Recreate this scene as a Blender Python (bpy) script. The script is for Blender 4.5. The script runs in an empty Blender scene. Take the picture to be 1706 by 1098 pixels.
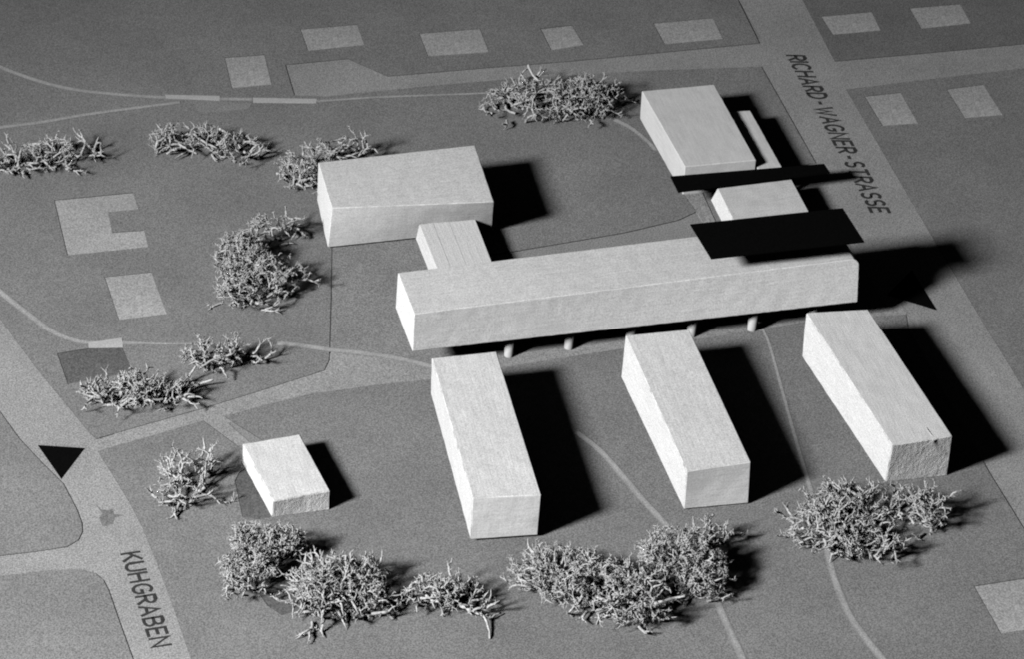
import bpy, bmesh, math, random
import numpy as np
from mathutils import Vector, Matrix, noise
from mathutils.geometry import tessellate_polygon

# ------------------------------------------------------------------ camera
scene = bpy.context.scene
C = scene.collection
S = 2.0                                   # metres per survey unit
FOCAL, YAW, PITCH, ROLL = 5636.119, 0.2755901, 0.5964634, 0.0458098
OX, OY = 0.70, 2.20
PW, PH = 1706, 1098
cy, sy, cp, sp = math.cos(YAW), math.sin(YAW), math.cos(PITCH), math.sin(PITCH)
fwd = Vector((sy * cp, cy * cp, -sp)); rt = Vector((cy, -sy, 0)); up = rt.cross(fwd)
cr, sr = math.cos(ROLL), math.sin(ROLL)
rt, up = cr * rt + sr * up, -sr * rt + cr * up
CAM = Vector((-OX * S, -OY * S, 1.6 * S))
cam_d = bpy.data.cameras.new('camera'); cam = bpy.data.objects.new('camera', cam_d); C.objects.link(cam)
M = Matrix((rt, up, -fwd)).transposed().to_4x4(); M.translation = CAM
cam.matrix_world = M
cam_d.sensor_width = 36; cam_d.lens = FOCAL / PW * 36
cam_d.clip_start = 0.1; cam_d.clip_end = 100
scene.camera = cam

# ------------------------------------------------------------------ light
w = bpy.data.worlds.new('World'); scene.world = w; w.use_nodes = True
bg = w.node_tree.nodes['Background']; bg.inputs[0].default_value = (1, 1, 1, 1); bg.inputs[1].default_value = 0.0025
LAMP = Vector(((-1.95 - OX) * S, (1.02 - OY) * S, 1.71 * S))
ld = bpy.data.lights.new('studio_lamp', 'SPOT'); ld.shadow_soft_size = 0.50; ld.energy = 2930; ld.color = (1, 1, 1)
ld.spot_size = math.radians(60); ld.spot_blend = 1.0
lo = bpy.data.objects.new('studio_lamp', ld); C.objects.link(lo); lo.location = LAMP
lo.rotation_euler = (Vector(((0.10 - OX) * S, (1.65 - OY) * S, 0)) - LAMP).to_track_quat('-Z', 'Y').to_euler()
scene.view_settings.view_transform = 'Standard'
scene.view_settings.look = 'None'
scene.view_settings.exposure = 0
scene.view_settings.gamma = 1
scene.cycles.max_bounces = 4
scene.cycles.diffuse_bounces = 0
scene.cycles.filter_width = 2.0

# ------------------------------------------------------------------ helpers
def at(u, v, z=0.0):
    """survey reading -> point on the level z"""
    d = rt * ((u - PW / 2) / FOCAL) - up * ((v - PH / 2) / FOCAL) + fwd
    return CAM + d * ((z - CAM.z) / d.z)

def link(name, mesh, mat=None, parent=None, loc=None, rz=0):
    o = bpy.data.objects.new(name, mesh); C.objects.link(o)
    if mat and mesh: mesh.materials.append(mat)
    if loc is not None: o.location = loc
    o.rotation_euler = (0, 0, rz)
    if parent: o.parent = parent
    return o

def tag(o, label=None, cat=None, group=None, kind=None):
    if label: o['label'] = label
    if cat: o['category'] = cat
    if group: o['group'] = group
    if kind: o['kind'] = kind
    return o

def mesh_of(name, bm):
    bmesh.ops.recalc_face_normals(bm, faces=bm.faces)
    me = bpy.data.meshes.new(name); bm.to_mesh(me); bm.free(); return me

def new_mat(name):
    m = bpy.data.materials.new(name); m.use_nodes = True
    nt = m.node_tree; b = nt.nodes['Principled BSDF']
    b.inputs['Roughness'].default_value = 0.9
    b.inputs['Specular IOR Level'].default_value = 0.15
    return m, nt, b

def node(nt, typ, **kw):
    n = nt.nodes.new(typ)
    for k, v in kw.items():
        if isinstance(k, str) and k.startswith('i_'): n.inputs[k[2:]].default_value = v
        else: setattr(n, k, v)
    return n

def noise_node(nt, vec, scale, detail=4, rough=0.6):
    n = node(nt, 'ShaderNodeTexNoise'); n.inputs['Scale'].default_value = scale
    n.inputs['Detail'].default_value = detail; n.inputs['Roughness'].default_value = rough
    nt.links.new(vec, n.inputs['Vector']); return n.outputs['Fac']

def ramp(nt, fac, lo_, hi_, a=0.3, b=0.7):
    n = node(nt, 'ShaderNodeMapRange'); n.inputs['From Min'].default_value = a; n.inputs['From Max'].default_value = b
    n.inputs['To Min'].default_value = lo_; n.inputs['To Max'].default_value = hi_
    nt.links.new(fac, n.inputs['Value']); return n.outputs['Result']

def math_n(nt, op, a, b):
    n = node(nt, 'ShaderNodeMath', operation=op)
    for i, x in enumerate((a, b)):
        if isinstance(x, (int, float)): n.inputs[i].default_value = x
        else: nt.links.new(x, n.inputs[i])
    return n.outputs[0]

def grey_out(nt, b, val):
    c = node(nt, 'ShaderNodeCombineColor')
    for i in range(3): nt.links.new(val, c.inputs[i])
    nt.links.new(c.outputs[0], b.inputs['Base Color'])

def bump(nt, b, h, strength, dist):
    n = node(nt, 'ShaderNodeBump'); n.inputs['Strength'].default_value = strength; n.inputs['Distance'].default_value = dist
    nt.links.new(h, n.inputs['Height']); nt.links.new(n.outputs[0], b.inputs['Normal'])

def card(name, v, speck=0.43, blotch=0.13):
    m, nt, b = new_mat(name)
    tc = node(nt, 'ShaderNodeTexCoord').outputs['Object']
    f1 = noise_node(nt, tc, 420, 2, 0.7); f2 = noise_node(nt, tc, 5, 5, 0.6); f3 = noise_node(nt, tc, 60, 4, 0.7)
    x = math_n(nt, 'MULTIPLY', ramp(nt, f1, v * (1 - speck), v * (1 + speck), 0.36, 0.64), ramp(nt, f2, 1 - blotch, 1 + blotch))
    x = math_n(nt, 'MULTIPLY', x, ramp(nt, f3, 0.95, 1.05))
    # stray pale fibres in the pulp
    vo = node(nt, 'ShaderNodeTexVoronoi', feature='F1'); vo.inputs['Scale'].default_value = 26; nt.links.new(tc, vo.inputs['Vector'])
    x = math_n(nt, 'MULTIPLY', x, ramp(nt, vo.outputs['Distance'], 1.22, 1.0, 0.02, 0.045))
    grey_out(nt, b, x)
    bump(nt, b, f1, 0.25, 0.0006)
    return m

def wood(name, v, axis='y', rough=0.35, speck=0.20, groove=0.0):
    m, nt, b = new_mat(name)
    tc = node(nt, 'ShaderNodeTexCoord').outputs['Object']
    mp = node(nt, 'ShaderNodeMapping')
    mp.inputs['Scale'].default_value = (14, 300, 300) if axis == 'x' else ((300, 14, 300) if axis == 'y' else (300, 300, 14))
    nt.links.new(tc, mp.inputs['Vector'])
    g = noise_node(nt, mp.outputs[0], 1.0, 5, 0.65)
    s = noise_node(nt, tc, 430, 2, 0.7)
    bl = noise_node(nt, tc, 9, 4, 0.6)
    x = math_n(nt, 'MULTIPLY', ramp(nt, g, v * 0.90, v * 1.07), ramp(nt, s, 1 - speck, 1 + speck, 0.36, 0.64))
    x = math_n(nt, 'MULTIPLY', x, ramp(nt, bl, 0.95, 1.04))
    grey_out(nt, b, x)
    h = math_n(nt, 'ADD', math_n(nt, 'MULTIPLY', g, 1.0), math_n(nt, 'MULTIPLY', s, 0.8))
    bump(nt, b, h, rough, 0.0012)
    return m

def sawn(name, v):
    m, nt, b = new_mat(name)
    tc = node(nt, 'ShaderNodeTexCoord').outputs['Object']
    f1 = noise_node(nt, tc, 170, 5, 0.75); f2 = noise_node(nt, tc, 420, 2, 0.7)
    mp = node(nt, 'ShaderNodeMapping'); mp.inputs['Scale'].default_value = (160, 160, 40); nt.links.new(tc, mp.inputs['Vector'])
    f3 = noise_node(nt, mp.outputs[0], 1.0, 4, 0.7)
    x = math_n(nt, 'MULTIPLY', ramp(nt, f1, v * .86, v * 1.1), ramp(nt, f2, .9, 1.1, .36, .64))
    grey_out(nt, b, x)
    bump(nt, b, math_n(nt, 'ADD', f1, math_n(nt, 'MULTIPLY', f3, 0.8)), 0.9, 0.003)
    return m

def plain(name, v, speck=0.1, scale=300, bs=0.2):
    m, nt, b = new_mat(name)
    tc = node(nt, 'ShaderNodeTexCoord').outputs['Object']
    f = noise_node(nt, tc, scale, 3, 0.6)
    grey_out(nt, b, ramp(nt, f, v * (1 - speck), v * (1 + speck)))
    bump(nt, b, f, bs, 0.0006)
    return m

MAT = dict(
    lawn=card('lawn_card', 0.235), lawn_far=card('lawn_card_dark', 0.19), court=card('court_card', 0.27),
    road=card('road_card', 0.335), board=card('base_card', 0.29), foot=card('footprint_card', 0.41, 0.36),
    patch=card('dark_patch_card', 0.135), path=card('pale_path', 0.435, 0.3), white=card('white_strip_card', 0.50, 0.2),
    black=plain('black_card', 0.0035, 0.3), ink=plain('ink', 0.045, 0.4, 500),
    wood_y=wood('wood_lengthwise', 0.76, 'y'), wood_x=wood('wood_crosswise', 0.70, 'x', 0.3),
    end=sawn('sawn_end', 0.84), front=wood('lit_front', 0.92, 'x', 0.2, 0.16), side=wood('lit_side', 0.84, 'x', 0.3, 0.18), plaster=wood('plain_block', 0.70, 'y', 0.15, 0.08),  # fronts and left faces paler than the roofs: lamplight put into the colour
    core=plain('card_core', 0.09), end_soft=wood('planed_end_lit', 0.88, 'x', 0.25, 0.12), dark=plain('shadow_plinth', 0.05), dowel=plain('dowel', 0.62, 0.06),  # planed ends paler than the tops, part of their light put into the colour
    moss=plain('moss_twig', 0.48, 0.5, 330, 0.9), stem=plain('moss_stem', 0.56, 0.4, 330, 0.8))

def soften(m):
    nt = m.node_tree; out = nt.nodes['Material Output']; b = nt.nodes['Principled BSDF']
    a = node(nt, 'ShaderNodeAttribute', attribute_name='soft'); tc = node(nt, 'ShaderNodeTexCoord').outputs['Object']
    f = math_n(nt, 'MULTIPLY', ramp(nt, noise_node(nt, tc, 240, 3, .7), .85, 1.25), ramp(nt, noise_node(nt, tc, 22, 3, .6), .8, 1.05))
    mx = node(nt, 'ShaderNodeMixShader'); tr = node(nt, 'ShaderNodeBsdfTransparent')
    nt.links.new(math_n(nt, 'MULTIPLY', a.outputs['Fac'], f), mx.inputs[0]); nt.links.new(tr.outputs[0], mx.inputs[1]); nt.links.new(b.outputs[0], mx.inputs[2])
    nt.links.new(mx.outputs[0], out.inputs['Surface'])
soften(MAT['path'])
T = 0.0018                                # thickness of the ground cards

def sheet(name, outer, holes=(), mat=None, z0=-0.0004, z1=T, parent=None, core=False):
    """a cut card: polygon with holes, top face and cut edges"""
    loops = [[Vector((p[0], p[1], 0)) for p in outer]] + [[Vector((p[0], p[1], 0)) for p in h] for h in holes]
    tris = tessellate_polygon(loops)
    pts = [p for l in loops for p in l]
    cx = sum(p.x for p in loops[0]) / len(loops[0]); cyy = sum(p.y for p in loops[0]) / len(loops[0])
    n = len(pts)
    V = [(p.x - cx, p.y - cyy, z1) for p in pts] + [(p.x - cx, p.y - cyy, z0) for p in pts]
    F = []
    for t in tris:
        a, b_, c_ = (pts[i] for i in t)
        if (b_ - a).cross(c_ - a).z < 0: t = (t[0], t[2], t[1])
        F.append(tuple(t)); 
    k = 0
    for l in loops:
        m = len(l)
        for i in range(m):
            a, b_ = k + i, k + (i + 1) % m
            F.append((a, b_, n + b_, n + a))
        k += m
    me = bpy.data.meshes.new(name); me.from_pydata(V, [], F); me.update()
    bm = bmesh.new(); bm.from_mesh(me); bmesh.ops.recalc_face_normals(bm, faces=bm.faces)
    top = [f for f in bm.faces if abs(f.normal.z) > 0.5]
    if top and top[0].normal.z < 0: bmesh.ops.reverse_faces(bm, faces=bm.faces)
    bm.to_mesh(me); bm.free()
    if core:
        me.materials.append(mat); me.materials.append(MAT['core'])
        for p in me.polygons:
            if abs(p.normal.z) < .5: p.material_index = 1
        mat = None
    return link(name, me, mat, parent, (cx, cyy, 0))

def px(points, z=T):
    return [at(u, v, z) for u, v in points]

def smooth_line(pts, n=10):
    """Catmull-Rom through the points"""
    P = [Vector(p) for p in pts]; P = [P[0] * 2 - P[1]] + P + [P[-1] * 2 - P[-2]]
    out = []
    for i in range(1, len(P) - 2):
        for k in range(n):
            t = k / n
            a, b_, c_, d = P[i - 1], P[i], P[i + 1], P[i + 2]
            out.append(0.5 * ((2 * b_) + (c_ - a) * t + (2 * a - 5 * b_ + 4 * c_ - d) * t * t + (3 * b_ - a - 3 * c_ + d) * t ** 3))
    out.append(P[-2]); return out

MAT['black'].node_tree.nodes['Principled BSDF'].inputs['Specular IOR Level'].default_value = 0.02

# ------------------------------------------------------------------ ground: base card, lawn cards with cut-outs, roads
ground = link('ground', None)
bpy.data.objects.remove(ground)
bm = bmesh.new(); bmesh.ops.create_cube(bm, size=1)
for v in bm.verts: v.co = Vector((v.co.x * 3.0, v.co.y * 3.4, (v.co.z - 0.5) * 0.012))
tag(link('ground', mesh_of('ground', bm), MAT['board'], loc=(0.05, 0.25, 0)), kind='structure')

KUH_R = [(-330, 110), (-150, 335), (0, 530), (60, 612), (150, 736), (163, 752), (190, 795), (215, 836), (238, 880), (262, 940), (290, 1015), (318, 1098), (370, 1260)]
RW_L = [(1150, -160), (1230, 0), (1265, 71)]
RW_L2 = [(1268, 110), (1315, 193), (1359, 271)]
RW_L3 = [(1513, 545), (1580, 664), (1648, 788), (1706, 882), (1830, 1090), (1950, 1290)]
RW_R = [(1255, -160), (1338, 0), (1391, 101)]
RW_R2 = [(1410, 148), (1480, 268), (1550, 388), (1640, 540), (1706, 648), (1830, 850), (1990, 1110)]

FOOT = dict(
    a=[(500, 48), (595, 40), (607, 74), (513, 84)], b=[(698, 55), (800, 47), (815, 86), (713, 93)],
    c=[(900, 47), (953, 41), (973, 74), (918, 83)], d=[(1088, 38), (1188, 29), (1205, 64), (1107, 73)],
    e=[(374, 95), (441, 90), (453, 140), (386, 146)],
    g=[(90, 333), (222, 320), (231, 348), (180, 353), (187, 387), (240, 383), (247, 411), (112, 425)],
    h=[(174, 461), (252, 453), (278, 523), (198, 533)],
    i=[(1368, 27), (1452, 19), (1467, 50), (1387, 57)], j=[(1515, 13), (1600, 6), (1618, 38), (1535, 47)],
    k=[(1440, 160), (1500, 153), (1530, 205), (1470, 209)], l=[(1577, 148), (1638, 140), (1671, 191), (1607, 196)],
    m=[(1622, 977), (1712, 963), (1754, 1043), (1667, 1056)])
DARKP = dict(n=[(95, 589), (150, 580), (203, 577), (222, 622), (168, 629), (113, 641)],
             s=[(391, 802), (398, 788), (412, 778), (470, 858), (432, 866), (404, 862)],
             t=[(428, 985), (470, 960), (520, 1000), (498, 1018), (470, 1026), (446, 1010)])

def ho(*ks): return [px(FOOT[k] if k in FOOT else DARKP[k]) for k in ks]

# north lawn: everything north of the drive and west of the right-hand street, cut round the upper road
north = [(-330, -160)] + RW_L + [(950, 101), (800, 113), (646, 126), (612, 111), (580, 97), (475, 107), (490, 158), (545, 160), (590, 155), (720, 142), (860, 130), (1060, 118)] + RW_L2 + \
        [(1250, 285), (1135, 318), (1160, 352), (1130, 366), (1040, 387), (905, 410), (820, 424), (765, 422), (752, 394),
         (553, 398), (551, 500), (548, 600), (540, 617), (420, 655), (340, 680), (240, 708), (161, 731), (150, 722)] + KUH_R[3::-1]
tag(sheet('lawn', px(north), ho('a', 'b', 'c', 'd', 'e', 'g', 'h', 'n'), MAT['lawn'], core=True), kind='structure')
# forecourt card between the hall and the long block
court = [(554, 399), (751, 396), (763, 440), (830, 440), (850, 545), (760, 604), (718, 606), (640, 592), (550, 582), (552.5, 500)]
tag(sheet('forecourt', px(court), (), MAT['court'], z1=T * 0.9, core=True), kind='structure')
# south lawn round the three classroom blocks
south = [(165, 751), (250, 727), (338, 701), (400, 747), (440, 735), (374, 694), (440, 675), (520, 656), (640, 640), (720, 632),
         (870, 607), (985, 589), (1060, 577), (1180, 563), (1272, 547), (1300, 543), (1340, 536), (1470, 526), (1509, 524)] + RW_L3 + [(1200, 1320), (370, 1260)] + KUH_R[11:4:-1]
tag(sheet('lawn', px(south), ho('s', 't', 'm'), MAT['lawn'], core=True), kind='structure')
# plots across the streets
tag(sheet('lawn', px(RW_R + [(1550, 87), (1706, 72), (1900, 52), (1900, -160)]), ho('i', 'j'), MAT['lawn_far'], core=True), kind='structure')
tag(sheet('lawn', px(RW_R2 + [(2100, 1110), (1950, 90), (1706, 113), (1550, 131)]), ho('k', 'l'), MAT['lawn'], core=True), kind='structure')
west1 = [(-330, 300), (-160, 480), (0, 687), (31, 730), (70, 772), (105, 806), (128, 850), (136, 872), (137, 886), (130, 900), (112, 911), (60, 919), (0, 926), (-330, 960)]
tag(sheet('lawn', px(west1), (), MAT['lawn'], core=True), kind='structure')
west2 = [(-330, 1000), (0, 960), (80, 951), (132, 948), (158, 955), (172, 967), (181, 985), (200, 1040), (221, 1098), (265, 1260), (-330, 1260)]
tag(sheet('lawn', px(west2), (), MAT['lawn'], core=True), kind='structure')
# road surfaces lying on the base card
road_k = [(-330, 80), (0, 500), (170, 735), (250, 870), (300, 1000), (390, 1270), (250, 1270), (170, 985), (-330, 1020), (-330, 940), (120, 895), (-330, 320)]
road_r = [(1130, -170), (1270, 64), (665, 116), (585, 86), (462, 98), (480, 170), (600, 166), (1262, 118), (1500, 560), (1940, 1300), (2010, 1120), (1420, 160), (1950, 96), (1920, 40), (1400, 88), (1270, -170)]
for rp in (road_k, road_r):
    tag(sheet('road', px(rp, 0.0004), (), MAT['road'], z1=0.0004), kind='structure')
drive = [(150, 742), (240, 700), (420, 648), (540, 605), (560, 575), (720, 600), (860, 590), (1140, 545), (1330, 515), (1500, 505), (1525, 545), (1270, 570), (860, 620), (640, 650), (380, 705), (430, 750), (405, 757), (330, 712), (165, 765)]
tag(sheet('driveway', px(drive, 0.0007), (), MAT['road'], z1=0.0007), kind='structure')

# pale paths laid on the cards
def strip(pts, wid, z, name='path', mat='path', seed=0):
    L = smooth_line([at(u, v, z) for u, v in pts], 8); n = len(L); R = random.Random(seed)
    V, F, W = [], [], []
    c0 = L[0].copy(); c0.z = 0
    for i, p in enumerate(L):
        d = (L[min(i + 1, n - 1)] - L[max(i - 1, 0)]).normalized(); s = Vector((-d.y, d.x, 0))
        ww = (wid if isinstance(wid, (int, float)) else wid[0] + (wid[1] - wid[0]) * i / (n - 1)) / 2 * R.uniform(.95, 1.05)
        for k, q in ((-1.5, 0), (-.9, .8), (0, 1), (.9, .8), (1.5, 0)):
            V.append(p + s * ww * k - c0 + Vector((0, 0, .0002))); W.append(q)
        if i:
            for k in range(4): F.append(((i - 1) * 5 + k, i * 5 + k, i * 5 + k + 1, (i - 1) * 5 + k + 1))
    me = bpy.data.meshes.new(name); me.from_pydata(V, [], F); me.update()
    at_ = me.attributes.new('soft', 'FLOAT', 'POINT'); at_.data.foreach_set('value', W)
    return tag(link(name, me, MAT[mat], None, c0), kind='structure')
zp = T + 0.0004
strip([(-60, 84), (0, 111), (60, 133), (120, 148), (200, 157), (300, 163), (420, 165)], 0.0095, zp, seed=1)
strip([(-60, 222), (0, 212), (70, 203), (140, 191), (220, 180), (300, 170)], (0.010, 0.0075), zp + 0.0003, seed=2)
strip([(528, 168), (560, 166), (640, 161), (800, 155), (870, 150)], (0.0075, 0.004), zp + 0.0005, seed=3)
strip([(-60, 436), (0, 486), (45, 522), (85, 551), (120, 566), (160, 572), (240, 572)], (0.010, 0.008), zp, seed=4)
strip([(205, 570), (260, 573), (320, 573)], 0.004, zp + 0.0003, seed=5)
strip([(462, 572), (510, 577), (550, 583), (600, 588), (660, 597), (720, 611)], 0.0105, zp, seed=6)
strip([(960, 720), (1000, 752), (1040, 797), (1075, 838), (1112, 878), (1160, 940), (1190, 995), (1215, 1050), (1240, 1105), (1270, 1180)], 0.0095, zp, seed=7)
strip([(1270, 548), (1282, 575), (1300, 640), (1322, 720), (1346, 802), (1362, 850), (1378, 920), (1392, 970), (1415, 1025), (1445, 1068), (1478, 1108), (1540, 1180)], (0.0032, 0.0118), zp, seed=8)
strip([(1018, 196), (1050, 212), (1080, 236), (1092, 250)], (0.010, 0.006), zp, seed=9)

# white strips where the path is crossed
def flat_thing(name, poly, z0, z1, mat, label, cat, group=None):
    return tag(sheet(name, px(poly, z1), (), MAT[mat], z0=z0, z1=z1), label, cat, group)
g = 'short white strips on the pale path'
flat_thing('white_strip', [(275, 157), (366, 159), (366, 167), (276, 163)], T, zp + 0.0003, 'white', 'white strip where the two upper pale paths join', 'card strip', g)
flat_thing('white_strip', [(421, 162), (528, 164), (527, 171), (422, 170)], T, zp + 0.0003, 'white', 'long thin white strip on the path below the light square lot', 'card strip', g)
flat_thing('white_strip', [(147, 571), (203, 563), (205, 579), (148, 580)], T, zp + 0.0003, 'white', 'broad white strip on the path just above the dark rectangle', 'card strip', g)
# light paving beside the road and by the corner hall
tag(sheet('paving', px([(320, 167), (366, 168), (420, 171), (415, 180), (334, 188)], zp), (), MAT['court'], z0=T - 0.0002, z1=zp - 0.0001), kind='structure')
tag(sheet('paving', px([(1136, 319), (1168, 316), (1192, 369), (1172, 371)], 0.0012), (), MAT['road'], z0=0, z1=0.0012), kind='structure')
tag(sheet('paving', px([(1139, 319), (1166, 316), (1166, 320), (1141, 323)], 0.003), (), MAT['white'], z0=0, z1=0.003), kind='structure')

# plates lying in the cut-outs (low neighbouring houses are shown only as footprints)
RF = random.Random(5)
def plate(poly, label, mat='foot', name='building_footprint', cat='footprint', group='pale house footprints let into the lawn card', z=0.0009):
    P = px(poly, T); c = sum(P, Vector()) / len(P); out = []
    gx = RF.uniform(0.3, 0.9) * 0.001
    for p in P:
        d = p - c; d.z = 0; out.append(p - d.normalized() * gx * 1.4 + Vector((RF.uniform(0.0, 0.0006), RF.uniform(-.0003, .0003), 0)))
    o = sheet(name, out, (), MAT[mat], z0=0, z1=z * RF.uniform(0.8, 1.5))
    tag(o, label, cat, group)
LB = dict(a='pale four-sided footprint directly above the light square lot', b='pale footprint second from left in the row above the upper road',
          c='smallest pale footprint in the row above the upper road', d='pale footprint above the upper road, nearest the lettered street on its left side',
          e='nearly square pale footprint left of the light square lot', g='pale U-shaped footprint with a notch open to the right',
          h='large pale rectangular footprint below the U-shaped one', i='pale footprint right of the lettered street, at the top edge',
          j='pale footprint in the top right corner, cut close to the top edge', k='pale square footprint beside the word WAGNER across the street edge',
          l='pale square footprint at the far right below the side road', m='pale footprint cut off by the right edge at the bottom right')
for k in FOOT: plate(FOOT[k], LB[k])
plate(DARKP['n'], 'dark rectangle let into the card below the broad white strip', 'patch', 'dark_patch', 'dark patch', 'dark patches let into the lawn card')
plate(DARKP['s'], 'dark patch with a rounded side left of the smallest block', 'patch', 'dark_patch', 'dark patch', 'dark patches let into the lawn card')
plate(DARKP['t'], 'dark rounded patch peeping out between two bottom tree clumps', 'patch', 'dark_patch', 'dark patch', 'dark patches let into the lawn card')

tag(sheet('stain', px([(159, 841), (168, 849), (180, 851), (187, 848), (190, 857), (207, 859), (191, 863), (188, 874), (171, 878), (165, 863), (171, 856)], 0.0006), (), MAT['lawn_far'], z0=0.0002, z1=0.0006), kind='structure')
# black entrance arrows
g = 'black entrance arrows'
flat_thing('entrance_arrow', [(63, 742), (141, 747), (102, 798)], 0.0004, 0.0012, 'black', 'black triangle arrow lying on the left street', 'arrow', g)
flat_thing('entrance_arrow', [(1560, 516), (1519, 449), (1478, 491)], 0.0007, 0.0015, 'black', 'black triangle arrow half in shadow at the right street', 'arrow', g)

# ------------------------------------------------------------------ lettering: single-stroke drawing-office letters
def arc(cx, cyy, rx, ry, a0, a1, n=9):
    return [(cx + rx * math.cos(math.radians(a0 + (a1 - a0) * i / n)), cyy + ry * math.sin(math.radians(a0 + (a1 - a0) * i / n))) for i in range(n + 1)]
GL = {   # strokes in a box of height 1
    'K': (.58, [[(0, 0), (0, 1)], [(.56, 1), (0, .38)], [(.2, .6), (.58, 0)]]),
    'U': (.60, [[(0, 1), (0, .3)] + arc(.3, .3, .3, .3, 180, 360) + [(.6, 1)]]),
    'H': (.60, [[(0, 0), (0, 1)], [(.6, 0), (.6, 1)], [(0, .52), (.6, .52)]]),
    'G': (.66, [arc(.35, .5, .35, .5, 48, 330, 16) + [(.66, .45), (.40, .45)]]),
    'R': (.56, [[(0, 0), (0, 1), (.28, 1)] + arc(.28, .74, .27, .26, 90, -90) + [(0, .48)], [(.25, .48), (.56, 0)]]),
    'A': (.66, [[(0, 0), (.33, 1), (.66, 0)], [(.12, .33), (.54, .33)]]),
    'B': (.56, [[(0, 0), (0, 1), (.26, 1)] + arc(.26, .76, .24, .24, 90, -90) + [(0, .52)], [(.26, .52)] + arc(.28, .26, .28, .26, 90, -90) + [(0, 0)]]),
    'E': (.50, [[(.5, 1), (0, 1), (0, 0), (.5, 0)], [(0, .52), (.42, .52)]]),
    'N': (.60, [[(0, 0), (0, 1), (.6, 0), (.6, 1)]]),
    'I': (.0, [[(0, 0), (0, 1)]]),
    'C': (.62, [arc(.35, .5, .35, .5, 48, 312, 16)]),
    'D': (.60, [[(0, 0), (0, 1), (.22, 1)] + arc(.22, .5, .38, .5, 90, -90, 12) + [(0, 0)]]),
    'W': (.86, [[(0, 1), (.22, 0), (.43, .8), (.64, 0), (.86, 1)]]),
    'S': (.54, [arc(.28, .755, .25, .245, 40, 270, 10) + arc(.27, .26, .26, .25, 90, -145, 10)]),
    'T': (.58, [[(0, 1), (.58, 1)], [(.29, 1), (.29, 0)]]),
    '-': (.56, [[(.16, .42), (.40, .42)]])}
def lettering(text, p0, p1, tip, stroke, slant, label, gap=0.24, z=0.0011):
    A, B, H = at(*p0, 0), at(*p1, 0), at(*tip, 0)
    ex = (B - A).normalized(); hh = H - A; ey = Vector((-ex.y, ex.x, 0)); h = abs(hh.dot(ey))
    if hh.dot(ey) < 0: ey = -ey
    tot = sum(GL[c][0] + gap for c in text) - gap + slant
    sx = (B - A).length / tot
    root = link('street_name', None, loc=(A.x, A.y, 0)); tag(root, label, 'lettering', 'street names lettered on the roads')
    cur = 0; RJ = random.Random(len(text))
    for ch in text:
        wd, strokes = GL[ch]; bm = bmesh.new()
        jx, jy = RJ.uniform(-.02, .02), RJ.uniform(-.02, .02); zz = z
        for st in strokes:
            P = [ex * ((cur + x + slant * y + jx) * sx) + ey * ((y + jy) * h) for x, y in st]
            n = len(P); top = []
            for i in range(n):
                d0 = (P[i] - P[i - 1]).normalized() if i else None; d1 = (P[i + 1] - P[i]).normalized() if i < n - 1 else None
                d = ((d0 or d1) + (d1 or d0)).normalized(); s = Vector((-d.y, d.x, 0))
                k = 1.0
                if d0 and d1: k = 1 / max(0.5, math.sqrt((1 + max(-.9, d0.dot(d1))) / 2))
                e = d * (stroke * .3) if i == n - 1 else (-d * (stroke * .3) if i == 0 else Vector())
                top.append((P[i] + e + s * stroke / 2 * k, P[i] + e - s * stroke / 2 * k))
            V = [(bm.verts.new((a.x, a.y, zz)), bm.verts.new((b_.x, b_.y, zz)), bm.verts.new((a.x, a.y, zz - .0004)), bm.verts.new((b_.x, b_.y, zz - .0004))) for a, b_ in top]
            for q, r_ in zip(V[:-1], V[1:]):
                for i0, i1 in ((0, 1), (1, 3), (3, 2), (2, 0)):
                    bm.faces.new((q[i0], q[i1], r_[i1], r_[i0]))
            bm.faces.new(V[0]); bm.faces.new(V[-1])
            zz += 0.00005
        link('letter' if ch != '-' else 'hyphen', mesh_of('letter', bm), MAT['ink'], root)
        cur += wd + gap
lettering('KUHGRABEN', (202, 925), (254, 1080), (232, 921), 0.0044, 0.0, 'KUHGRABEN lettered in dark capitals down the left street')
lettering('RICHARD-WAGNER-STRASSE', (1311, 92), (1453, 357), (1335, 86), 0.0054, 0.18, 'RICHARD-WAGNER-STRASSE in slanted dark capitals down the right street', gap=0.25)

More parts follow.
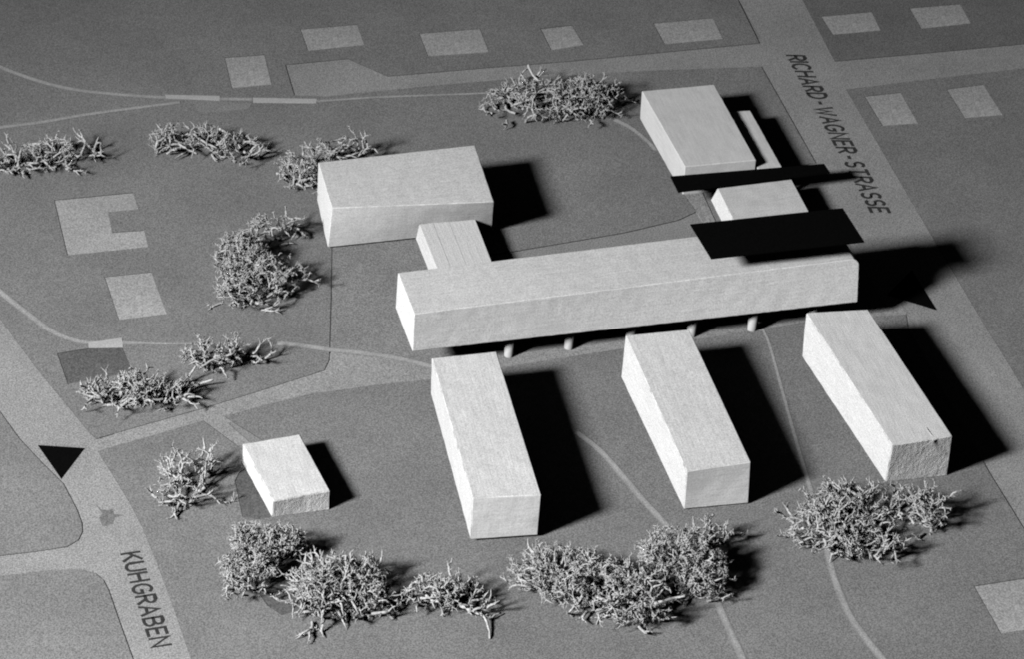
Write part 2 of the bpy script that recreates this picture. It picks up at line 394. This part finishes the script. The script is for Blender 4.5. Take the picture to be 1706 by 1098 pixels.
# ------------------------------------------------------------------ wooden blocks
def block_mesh(name, top, bot, zt, zb, rough=0.0004, edge=0.0008, seed=0, step=0.008, round_r=0.0):
    """hand-sawn block: top/bot = [near-left, near-right, far-right, far-left] plan points, slightly worn edges"""
    R = random.Random(seed)
    Cn = [[Vector((p.x, p.y, zb)) for p in bot], [Vector((p.x, p.y, zt)) for p in top]]
    o = sum(bot, Vector()) / 4; o.z = zb
    ang = math.atan2((bot[1] - bot[0]).y, (bot[1] - bot[0]).x)
    Rz = Matrix.Rotation(-ang, 3, 'Z')
    Cn = [[Rz @ (p - o) for p in r] for r in Cn]
    def pos(a, b_, c_):
        lo_ = Cn[0][0] * (1 - a) * (1 - b_) + Cn[0][1] * a * (1 - b_) + Cn[0][2] * a * b_ + Cn[0][3] * (1 - a) * b_
        hi_ = Cn[1][0] * (1 - a) * (1 - b_) + Cn[1][1] * a * (1 - b_) + Cn[1][2] * a * b_ + Cn[1][3] * (1 - a) * b_
        return lo_ * (1 - c_) + hi_ * c_
    def grid(L):
        e = 0.0013; xs = [0, e / L]
        if round_r: xs += [k * 0.0025 / L for k in range(1, 5)]
        n = max(2, int((L - 2 * e) / step)); lo_ = xs[-1]
        xs += [lo_ + (1 - 2 * lo_) * i / n for i in range(1, n)]
        return sorted(set(xs + [1 - x for x in xs if x <= lo_]))
    Lx = (Cn[0][1] - Cn[0][0]).length; Ly = (Cn[0][3] - Cn[0][0]).length; Lz = zt - zb
    gx, gy, gz = grid(Lx), grid(Ly), grid(Lz)
    bm = bmesh.new(); VV = {}
    def vert(i, j, k):
        if (i, j, k) in VV: return VV[i, j, k]
        p = pos(gx[i], gy[j], gz[k]); cen = pos(.5, .5, .5)
        ex = i in (0, len(gx) - 1), j in (0, len(gy) - 1), k in (0, len(gz) - 1)
        n = Vector(((1 if i else -1) * ex[0], (1 if j else -1) * ex[1], (1 if k else -1) * ex[2]))
        c = sum(ex)
        if c >= 2:
            amt = edge * (0.35 + 0.9 * abs(noise.noise(p * 90 + Vector((seed, 0, 0)))) + R.uniform(0, .35))
            p = p - n * amt * (1.0 if c == 2 else 1.2)
        if c >= 1:
            p = p + n.normalized() * rough * noise.noise(p * 45 + Vector((0, seed * 3.1, 0)))
        if round_r and i > len(gx) // 2:
            xr = Cn[0][1].x; dx = max(0, p.x - (xr - round_r)); hz = (zt - zb)
            dz = max(0, p.z - (hz - round_r)); dzb = max(0, round_r * .55 - p.z)
            dd = dz or dzb
            if dx and dd and math.hypot(dx, dd) > round_r:
                s = round_r / math.hypot(dx, dd); p.x -= dx * (1 - s); p.z += (-dz if dz else dzb) * (1 - s)
        VV[i, j, k] = bm.verts.new(p); return VV[i, j, k]
    nx, ny, nz = len(gx) - 1, len(gy) - 1, len(gz) - 1
    def quad(*q, m=0):
        f = bm.faces.new([vert(*t) for t in q]); f.material_index = m
    for i in range(nx):
        for j in range(ny):
            quad((i, j, nz), (i + 1, j, nz), (i + 1, j + 1, nz), (i, j + 1, nz)); quad((i, j, 0), (i, j + 1, 0), (i + 1, j + 1, 0), (i + 1, j, 0))
        for k in range(nz):
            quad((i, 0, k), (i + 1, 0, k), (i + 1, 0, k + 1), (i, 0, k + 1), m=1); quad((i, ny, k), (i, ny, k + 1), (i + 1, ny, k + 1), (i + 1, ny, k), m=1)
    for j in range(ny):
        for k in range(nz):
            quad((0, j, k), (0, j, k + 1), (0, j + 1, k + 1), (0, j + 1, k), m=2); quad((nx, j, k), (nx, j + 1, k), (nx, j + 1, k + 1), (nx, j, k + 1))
    bmesh.ops.recalc_face_normals(bm, faces=bm.faces)
    me = bpy.data.meshes.new(name); bm.to_mesh(me); bm.free()
    return me, o, ang

def plan(obs, zt, zb):
    """corner readings -> plan points; unseen corners completed as a parallelogram / carried down"""
    t = {k[1:]: at(*p, zt) for k, p in obs.items() if k[0] == 'T'}
    b_ = {k[1:]: at(*p, zb) for k, p in obs.items() if k[0] == 'B'}
    opp = {'LN': ('LF', 'RN', 'RF'), 'RN': ('LN', 'RF', 'LF'), 'RF': ('RN', 'LF', 'LN'), 'LF': ('LN', 'RF', 'RN')}
    for d in (t,):
        for k in opp:
            if k not in d:
                a, c_, e = opp[k]; d[k] = d[a] + d[c_] - d[e]
    off = sum(((b_[k] - t[k]) for k in b_), Vector()) / max(1, len(b_)) if b_ else Vector(); off.z = 0
    for k in opp:
        if k not in b_: b_[k] = Vector((t[k].x + off.x, t[k].y + off.y, zb))
    order = ('LN', 'RN', 'RF', 'LF')
    fl = lambda v: Vector((v.x, v.y, 0))
    return [fl(t[k]) for k in order], [fl(b_[k]) for k in order]

def inset_poly(P, d):
    c = sum(P, Vector()) / len(P)
    return [p + (c - p).normalized() * d for p in P]

def block(name, obs, zt, zb, mats, label, cat='building block', plinth=None, group='white wooden building blocks', **kw):
    top, bot = plan(obs, zt, zb)
    me, o, ang = block_mesh(name, top, bot, zt, zb, **kw)
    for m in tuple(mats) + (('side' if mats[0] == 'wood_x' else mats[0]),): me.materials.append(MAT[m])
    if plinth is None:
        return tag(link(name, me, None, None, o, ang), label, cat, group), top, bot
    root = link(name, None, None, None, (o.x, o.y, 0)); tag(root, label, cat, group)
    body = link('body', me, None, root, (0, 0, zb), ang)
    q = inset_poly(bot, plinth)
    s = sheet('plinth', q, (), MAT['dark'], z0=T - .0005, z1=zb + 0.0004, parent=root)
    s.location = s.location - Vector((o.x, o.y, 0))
    return root, top, bot

h1 = 0.078
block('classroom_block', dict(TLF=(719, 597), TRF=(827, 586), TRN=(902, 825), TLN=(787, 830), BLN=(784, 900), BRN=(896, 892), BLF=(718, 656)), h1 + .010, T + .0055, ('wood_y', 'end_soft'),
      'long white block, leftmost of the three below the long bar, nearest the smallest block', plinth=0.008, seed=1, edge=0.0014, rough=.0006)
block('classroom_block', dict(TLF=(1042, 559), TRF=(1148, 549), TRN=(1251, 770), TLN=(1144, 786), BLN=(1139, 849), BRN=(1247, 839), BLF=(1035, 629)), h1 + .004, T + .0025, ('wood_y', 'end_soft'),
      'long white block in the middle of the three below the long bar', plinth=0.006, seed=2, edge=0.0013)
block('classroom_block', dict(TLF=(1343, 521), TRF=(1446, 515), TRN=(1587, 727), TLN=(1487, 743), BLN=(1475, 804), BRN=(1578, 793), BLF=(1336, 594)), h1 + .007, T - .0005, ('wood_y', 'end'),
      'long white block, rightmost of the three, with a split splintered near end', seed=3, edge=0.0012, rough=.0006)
R3 = bpy.data.objects['classroom_block.002']
def splinter(pts, wd, parent):
    V, F = [], []; n = len(pts)
    inv = parent.matrix_basis.inverted()
    for i, (u, v, z) in enumerate(pts):
        p = at(u, v, z); k = wd * (1 - .8 * i / (n - 1))
        for d in ((0, -k, 0), (0, k, k * .3), (0, 0, k)): V.append(inv @ (p + Vector(d)))
    for i in range(n - 1):
        for k in range(3): F.append((i * 3 + k, i * 3 + (k + 1) % 3, (i + 1) * 3 + (k + 1) % 3, (i + 1) * 3 + k))
    F += [(0, 1, 2), (n * 3 - 3, n * 3 - 2, n * 3 - 1)]
    me = bpy.data.meshes.new('splinter'); me.from_pydata(V, [], F); me.update(); link('splinter', me, MAT['wood_y'], parent)
splinter([(1543, 713, h1+.007), (1549, 722, h1 + .008), (1554, 728, h1 + .008)], 0.0012, R3)
splinter([(1562, 731, h1 + .006), (1550, 737, h1 + .004), (1536, 746, h1 + .001), (1532, 760, h1 - .007)], 0.0011, R3)
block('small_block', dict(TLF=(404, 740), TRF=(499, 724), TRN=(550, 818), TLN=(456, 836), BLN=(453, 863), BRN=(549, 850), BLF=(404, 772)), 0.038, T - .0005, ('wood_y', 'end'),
      'smallest and brightest white block with a crumbly near end, beside a dark patch', seed=4, edge=0.0016, rough=0.0007)
hE = 0.092
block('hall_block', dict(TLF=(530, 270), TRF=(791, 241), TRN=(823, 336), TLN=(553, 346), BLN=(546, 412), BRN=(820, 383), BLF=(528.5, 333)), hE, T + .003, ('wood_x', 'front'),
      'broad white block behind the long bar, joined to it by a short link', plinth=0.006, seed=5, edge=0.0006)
hU = 0.061
block('corner_block', dict(TLF=(1069, 151), TRF=(1190, 140), TRN=(1260, 266), TLN=(1141, 277), BLF=(1066, 197)), hU, T - .0005, ('plaster', 'plaster'),
      'smooth white block at the upper right below the street junction', seed=6, edge=0.0007)
hA = 0.044
block('side_annex', dict(TRF=(1250, 183), TRN=(1303, 278), TLN=(1263, 281)), hA, T - .0005, ('plaster', 'plaster'),
      'narrow low white strip block tucked against the shaded right side of the corner block', seed=7, edge=0.0006)
hV = 0.043
block('low_block', dict(TLF=(1195, 313), TRF=(1319, 298), TRN=(1349, 354), BLF=(1184, 333)), hV, T - .0005, ('wood_x', 'wood_x'),
      'low white block between the two black flat roofs', seed=8, edge=0.0012, rough=0.0006)

# long bar raised on round columns
zs0, zs1 = 0.050, 0.050 + 0.0776
obs = dict(TLF=(663, 454), TLN=(690, 523), BLN=(687, 586), BLF=(659, 513), TRN=(1432, 430), BRN=(1429, 503))
top, bot = plan(obs, zs1, zs0)
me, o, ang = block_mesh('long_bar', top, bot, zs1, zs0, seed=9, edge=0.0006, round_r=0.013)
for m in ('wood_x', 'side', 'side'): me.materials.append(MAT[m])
bar = link('main_bar', None, None, None, (o.x, o.y, 0)); tag(bar, 'longest white bar of the model, raised on short round columns', 'building block', 'white wooden building blocks')
link('body', me, None, bar, (0, 0, zs0), ang)
def column_mesh(r, z0, z1):
    bm = bmesh.new(); n = 16
    rings = []
    for z, k in ((z0, 1.0), (z0 + .0008, 1.02), (z1, 1.0)):
        rings.append([bm.verts.new((r * k * math.cos(2 * math.pi * i / n), r * k * math.sin(2 * math.pi * i / n), z)) for i in range(n)])
    for a, b_ in zip(rings[:-1], rings[1:]):
        for i in range(n): bm.faces.new((a[i], a[(i + 1) % n], b_[(i + 1) % n], b_[i]))
    bm.faces.new(rings[0]); bm.faces.new(rings[-1])
    me = mesh_of('column', bm)
    for p in me.polygons: p.use_smooth = True
    me.materials.append(MAT['dowel']); return me
colm = column_mesh(0.0082, 0.0, zs0 + 0.0006)
fr = [at(u, v, 0) for u, v in ((745, 606), (848, 593), (948, 580), (1050, 568), (1152, 559), (1253, 550), (1352, 537))]
back = (bot[3] - bot[0]) * 0.62
for p in fr:
    for q in ((p, p + back) if p is not fr[0] else (p + back,)):
        link('column', colm, None, bar, (q.x - o.x, q.y - o.y, 0.0005))
# link between hall and bar
block('link_block', dict(TLF=(699, 374), TRF=(791, 364), TRN=(827, 457), TLN=(736, 467), BLN=(722, 472)), 0.041, T - .0005, ('wood_y', 'wood_y'),
      'short grooved white link between the broad block and the long bar', seed=10, edge=0.0006)

LK = bpy.data.objects['link_block']; LKi = Matrix.Translation(LK.location) @ Matrix.Rotation(LK.rotation_euler.z, 4, 'Z'); LKi.invert()
q = [at(u, v, 0.041) for u, v in ((699, 374), (791, 364), (827, 457), (736, 467))]
RP = random.Random(8); CUT = [.003, .13, .24, .41, .53, .70, .83, .997]
for k in range(7):
    a, b_ = CUT[k] + .001, CUT[k + 1] - .001
    P = [q[0].lerp(q[1], a), q[0].lerp(q[1], b_), q[3].lerp(q[2], b_), q[3].lerp(q[2], a)]
    c = sum(P, Vector()) / 4
    o = sheet('plank', P, (), MAT['wood_y'], z0=.0402, z1=.0414 + RP.uniform(0, .0005)); o.parent = LK; o.matrix_basis = LKi @ Matrix.Translation(o.location)
# black flat roofs carried on thin posts
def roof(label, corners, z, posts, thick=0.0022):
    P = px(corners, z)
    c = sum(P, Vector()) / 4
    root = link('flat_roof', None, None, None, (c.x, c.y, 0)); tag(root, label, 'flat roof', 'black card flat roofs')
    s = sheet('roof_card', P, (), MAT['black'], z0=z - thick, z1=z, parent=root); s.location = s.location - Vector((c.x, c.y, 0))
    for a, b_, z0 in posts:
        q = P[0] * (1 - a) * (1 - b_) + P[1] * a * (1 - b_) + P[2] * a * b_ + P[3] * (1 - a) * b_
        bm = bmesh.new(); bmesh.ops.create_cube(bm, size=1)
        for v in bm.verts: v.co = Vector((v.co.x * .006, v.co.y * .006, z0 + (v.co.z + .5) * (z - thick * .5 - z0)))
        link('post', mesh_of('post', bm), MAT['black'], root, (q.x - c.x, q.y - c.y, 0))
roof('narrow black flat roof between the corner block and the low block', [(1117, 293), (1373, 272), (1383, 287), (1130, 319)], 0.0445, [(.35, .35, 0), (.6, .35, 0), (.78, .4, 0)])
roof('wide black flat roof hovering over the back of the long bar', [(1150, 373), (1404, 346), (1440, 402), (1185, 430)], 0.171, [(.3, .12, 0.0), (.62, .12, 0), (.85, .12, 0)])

# ------------------------------------------------------------------ tree clumps of dried moss
def tube(V, F, pts, rads, sides=5):
    base = len(V); n = len(pts)
    for i, p in enumerate(pts):
        d = (pts[min(i + 1, n - 1)] - pts[max(i - 1, 0)])
        if d.length < 1e-9: d = Vector((0, 0, 1))
        d.normalize(); a = d.orthogonal().normalized(); b_ = d.cross(a)
        for k in range(sides):
            t = 2 * math.pi * k / sides
            V.append(p + (a * math.cos(t) + b_ * math.sin(t)) * rads[i])
    for i in range(n - 1):
        for k in range(sides):
            a0 = base + i * sides + k; a1 = base + i * sides + (k + 1) % sides
            F.append((a0, a1, a1 + sides, a0 + sides))
    F.append(tuple(base + (n - 1) * sides + k for k in range(sides)))

def clump(label, blobs, seed, dense=1.0, fine=1.0, stems=3, limbs=(), group='trees of dried moss around the blocks'):
    """blobs: (u, v, half width px, half height px, height m)"""
    R = random.Random(seed); K = 0.001
    el = 0.62
    Bl = []
    for u, v, ru, rv, h in blobs:
        h = h * 1.25; rz = h / 2; cen = at(u, v, rz + T)
        rx = ru * K; rvm = rv * K
        ry = math.sqrt(max((rvm * .35) ** 2, rvm ** 2 - (rz * math.cos(el)) ** 2)) / math.sin(el)
        Bl.append((cen, rx, ry, rz))
    org = Bl[0][0].copy(); org.z = 0
    V, F, STEMS = [], [], []
    def inside(p, B, k=1.0):
        c, rx, ry, rz = B
        # axes tilted to the picture: use camera-right and ground-forward directions
        d = p - c; x = d.dot(RX); y = d.dot(RY)
        return (x / rx) ** 2 + (y / ry) ** 2 + (d.z / rz) ** 2 < k
    RX = Vector((rt.x, rt.y, 0)).normalized(); RY = Vector((-RX.y, RX.x, 0))
    for B in Bl:
        c, rx, ry, rz = B
        area = (rx * ry) * 1e4
        n = int(0.92 * dense * area ** 0.85 + R.random()) + 2
        for s in range(n):
            # a sprig starts low in the clump and forks outwards and upwards
            a = R.uniform(0, 2 * math.pi); q = math.sqrt(R.random()) * 0.85
            p = c + RX * (rx * q * math.cos(a)) + RY * (ry * q * math.sin(a)); p.z = T + R.uniform(0.001, rz * 1.1)
            outw = RX * math.cos(a) + RY * math.sin(a)
            d = (outw * R.uniform(0.2, 1.3) + Vector((0, 0, R.uniform(0.15, 0.9))) + Vector((R.gauss(0, .6), R.gauss(0, .6), R.gauss(0, .2)))).normalized()
            stack = [(p, d, R.uniform(0.0019, 0.0026) / fine ** .5, 0)]
            count = 0
            while stack and count < 56:
                p, d, r, lev = stack.pop(0); count += 1
                L = R.uniform(0.7, 1.25) * (0.017, 0.0145, 0.012, 0.010, 0.0085, 0.007, 0.006, 0.0055)[lev] / fine
                pts, rads = [p - d * r], [r]
                curl = Vector((R.gauss(0, .15), R.gauss(0, .15), R.gauss(0, .13)))
                for i in range(4):
                    d = (d + curl * 0.36 + Vector((R.gauss(0, .16), R.gauss(0, .16), R.gauss(0, .16)))).normalized()
                    if p.z < T + 0.002 and d.z < 0: d.z = abs(d.z) * .5
                    p = p + d * (L / 4); pts.append(p.copy()); rads.append(r * R.uniform(.84, 1.06))
                if p.z < T: p.z = T + .0005; pts[-1].z = p.z
                out = not any(inside(p, b_, 1.0) for b_ in Bl)
                end = lev >= 6 or (lev > 2 and R.random() < .12) or (out and lev > 0 and R.random() < .85)
                if end: rads = [r * k for k in (1, .85, .65, .45, .22)]
                tube(V, F, [x - org for x in pts], rads)
                for q in range(R.choice((0, 1, 1, 2, 2))):
                    i0 = R.randrange(1, 4); sd = (pts[i0] - pts[i0 - 1]).normalized(); a1 = sd.orthogonal(); a1.rotate(Matrix.Rotation(R.uniform(0, 6.28), 3, sd))
                    sd = (sd * R.uniform(.3, .9) + a1).normalized(); l1 = R.uniform(.003, .006)
                    s0 = pts[i0]; s1 = s0 + sd * l1 * .6; s2 = s1 + (sd + Vector((R.gauss(0, .4), R.gauss(0, .4), R.gauss(0, .3)))).normalized() * l1 * .5
                    if s2.z > T: tube(V, F, [s0 - org, s1 - org, s2 - org], [.0009, .0008, .0003], 4)
                if end: continue
                ax = d.orthogonal().normalized(); ax.rotate(Matrix.Rotation(R.uniform(0, 6.28), 3, d))
                spread = R.uniform(.4, .85)
                for sgn in (1, -1):
                    nd = (d * math.cos(spread * R.uniform(.6, 1.2)) + ax * sgn * math.sin(spread)).normalized()
                    if R.random() < .92: stack.append((p.copy(), nd, max(.00078 / fine ** .5, r * R.uniform(.72, .88)), lev + 1))
        for s in range(stems):
            p = c + RX * (rx * R.uniform(-.55, .55)) + RY * (ry * R.uniform(-.7, .3)); p.z = T + R.uniform(.3, 1.2) * rz
            d = (RX * R.choice((-1, 1)) * R.uniform(.5, 1) + RY * R.uniform(-.6, .3) + Vector((0, 0, R.uniform(.05, .4)))).normalized()
            L = min(0.05, max(0.018, R.uniform(.5, .9) * rx)); pts, rads = [], []; r0 = R.uniform(.0022, .0030)
            for i in range(7):
                pts.append(p - org); rads.append(r0 * (1 - .06 * i)); d = (d + Vector((R.gauss(0, .16), R.gauss(0, .16), R.gauss(0, .12)))).normalized(); p = p + d * (L / 6)
            v2, f2 = [], []; tube(v2, f2, pts, rads, 7); STEMS.append((v2, f2))
    for lb in limbs:
        P = [at(u, v, z) - org for u, v, z in lb]; P = smooth_line(P, 4); m_ = len(P)
        r0 = R.uniform(.0023, .0030); v2, f2 = [], []
        tube(v2, f2, [p + Vector((R.gauss(0, .0004), R.gauss(0, .0004), R.gauss(0, .0004))) for p in P], [r0 * (1.0 - .5 * i / m_) * R.uniform(.9, 1.1) for i in range(m_)], 7); STEMS.append((v2, f2))
    root = link('tree_clump', None, None, None, org); tag(root, label, 'tree clump', group)
    for nm, v_, f_, mt in [('crown', V, F, 'moss')] + [('branch', a_, b_, 'stem') for a_, b_ in STEMS]:
        if not v_: continue
        m_ = bpy.data.meshes.new(nm); m_.from_pydata(v_, [], f_); m_.update()
        for p in m_.polygons: p.use_smooth = True
        link(nm, m_, MAT[mt], root)

clump('tree clump cut off by the left edge under the upper path', [(38, 262, 45, 28, .032), (105, 252, 48, 28, .036), (152, 243, 26, 20, .034), (-15, 268, 25, 18, .03)], 11, 1.5, 0.95, 0, limbs=[[(38, 241, .028), (66, 239, .03), (98, 241, .028)], [(8, 275, .01), (26, 284, .006), (44, 290, .004)]])
clump('long loose tree clump under the junction of the upper pale paths', [(278, 230, 30, 26, .034), (335, 232, 45, 28, .036), (395, 245, 45, 26, .034)], 12, 1.35, 0.9, 0, limbs=[[(297, 238, .026), (312, 248, .022), (330, 256, .016)], [(366, 214, .03), (382, 224, .03), (394, 236, .026), (400, 246, .022)], [(406, 252, .014), (420, 258, .012), (436, 260, .008)], [(318, 220, .028), (340, 236, .026), (362, 246, .02)]])
clump('tree clump half hidden behind the upper left corner of the broad block', [(500, 285, 34, 42, .05), (545, 255, 40, 28, .05), (595, 242, 35, 22, .055)], 13, 1.9, 0.95, 2)
clump('dense ragged tree clump left of the broad block', [(402, 428, 46, 46, .05), (450, 382, 44, 22, .05), (482, 362, 22, 14, .05), (393, 482, 36, 30, .042), (462, 455, 52, 36, .048), (432, 498, 36, 18, .038)], 14, 2.2, 1.25, 2)
clump('elongated tree clump touching the pale path left of the long bar', [(350, 595, 45, 26, .038), (410, 582, 42, 22, .04)], 15, 1.9, 1.0, 0, limbs=[[(308, 641, .004), (316, 626, .016), (326, 610, .03)], [(320, 648, .004), (338, 638, .012), (356, 633, .018)], [(336, 612, .03), (360, 598, .034), (392, 590, .036)]])
clump('low tree clump in front of the dark rectangle', [(185, 655, 45, 28, .034), (235, 648, 50, 30, .04), (285, 655, 38, 24, .032)], 16, 1.8, 1.0, 0, limbs=[[(205, 655, .024), (212, 645, .03), (222, 640, .032)], [(222, 640, .03), (236, 656, .026), (240, 670, .016)]])
clump('small ragged tree clump between the left street and the smallest block', [(310, 775, 42, 32, .046), (298, 815, 40, 32, .036)], 17, 0.9, 0.9, 0, limbs=[[(278, 768, .03), (284, 788, .028), (296, 798, .024), (312, 808, .02)], [(352, 748, .04), (344, 770, .03), (336, 790, .02), (334, 825, .004)]])
clump('dense dark tree clump just below the smallest block', [(440, 903, 54, 34, .05), (415, 945, 42, 38, .044), (480, 905, 28, 24, .046)], 18, 2.6, 1.35, 0)
clump('open stemmy tree clump, second from left along the bottom', [(538, 980, 52, 44, .05), (585, 960, 52, 42, .05), (612, 985, 36, 34, .042), (545, 1008, 40, 22, .03)], 19, 1.25, 0.85, 0, limbs=[[(512, 992, .03), (522, 1010, .026), (535, 1030, .012)], [(577, 958, .04), (590, 975, .04), (600, 992, .034)], [(583, 992, .034), (590, 1008, .03), (598, 1026, .014)], [(552, 994, .032), (568, 988, .036), (586, 984, .038)], [(555, 945, .04), (570, 944, .042), (583, 945, .042)]])
clump('small low tree clump near the middle of the bottom edge with one thick stem', [(715, 984, 36, 24, .034), (755, 985, 42, 28, .036), (795, 1005, 24, 18, .026)], 20, 1.5, 1.0, 0, limbs=[[(752, 1002, .018), (780, 1016, .016), (803, 1026, .012), (813, 1042, .008), (816, 1064, .004)], [(803, 1026, .012), (815, 1030, .008), (834, 1022, .006)]])
clump('widest tree clump along the bottom, left of the diagonal path', [(915, 950, 62, 40, .05), (985, 970, 62, 46, .052), (1055, 990, 58, 48, .055)], 21, 1.7, 1.05, 1)
clump('bushy tree clump standing on the diagonal path below the middle block', [(1130, 925, 58, 48, .06), (1165, 950, 42, 42, .05), (1190, 885, 42, 22, .042)], 22, 2.3, 1.2, 0)
clump('tree clump in two arms below the splintered right block', [(1400, 840, 62, 34, .042), (1480, 835, 62, 30, .045), (1545, 850, 34, 32, .048), (1370, 880, 58, 34, .036), (1425, 900, 58, 30, .036), (1478, 908, 26, 22, .034)], 23, 1.5, 1.0, 0, limbs=[[(1363, 886, .03), (1382, 888, .034), (1394, 880, .036), (1402, 866, .036)], [(1402, 866, .03), (1412, 850, .034)]])
clump('large loose tree clump beside the upper road left of the corner block', [(845, 170, 45, 36, .042), (905, 165, 60, 42, .05), (975, 165, 52, 42, .048), (885, 128, 34, 24, .05), (1010, 158, 34, 30, .04)], 24, 1.0, 0.9, 0, limbs=[[(866, 160, .03), (900, 153, .036), (950, 154, .036), (1000, 150, .034)], [(880, 108, .05), (888, 124, .044), (905, 138, .04), (935, 142, .036)], [(870, 170, .03), (900, 170, .03), (928, 165, .03)]])
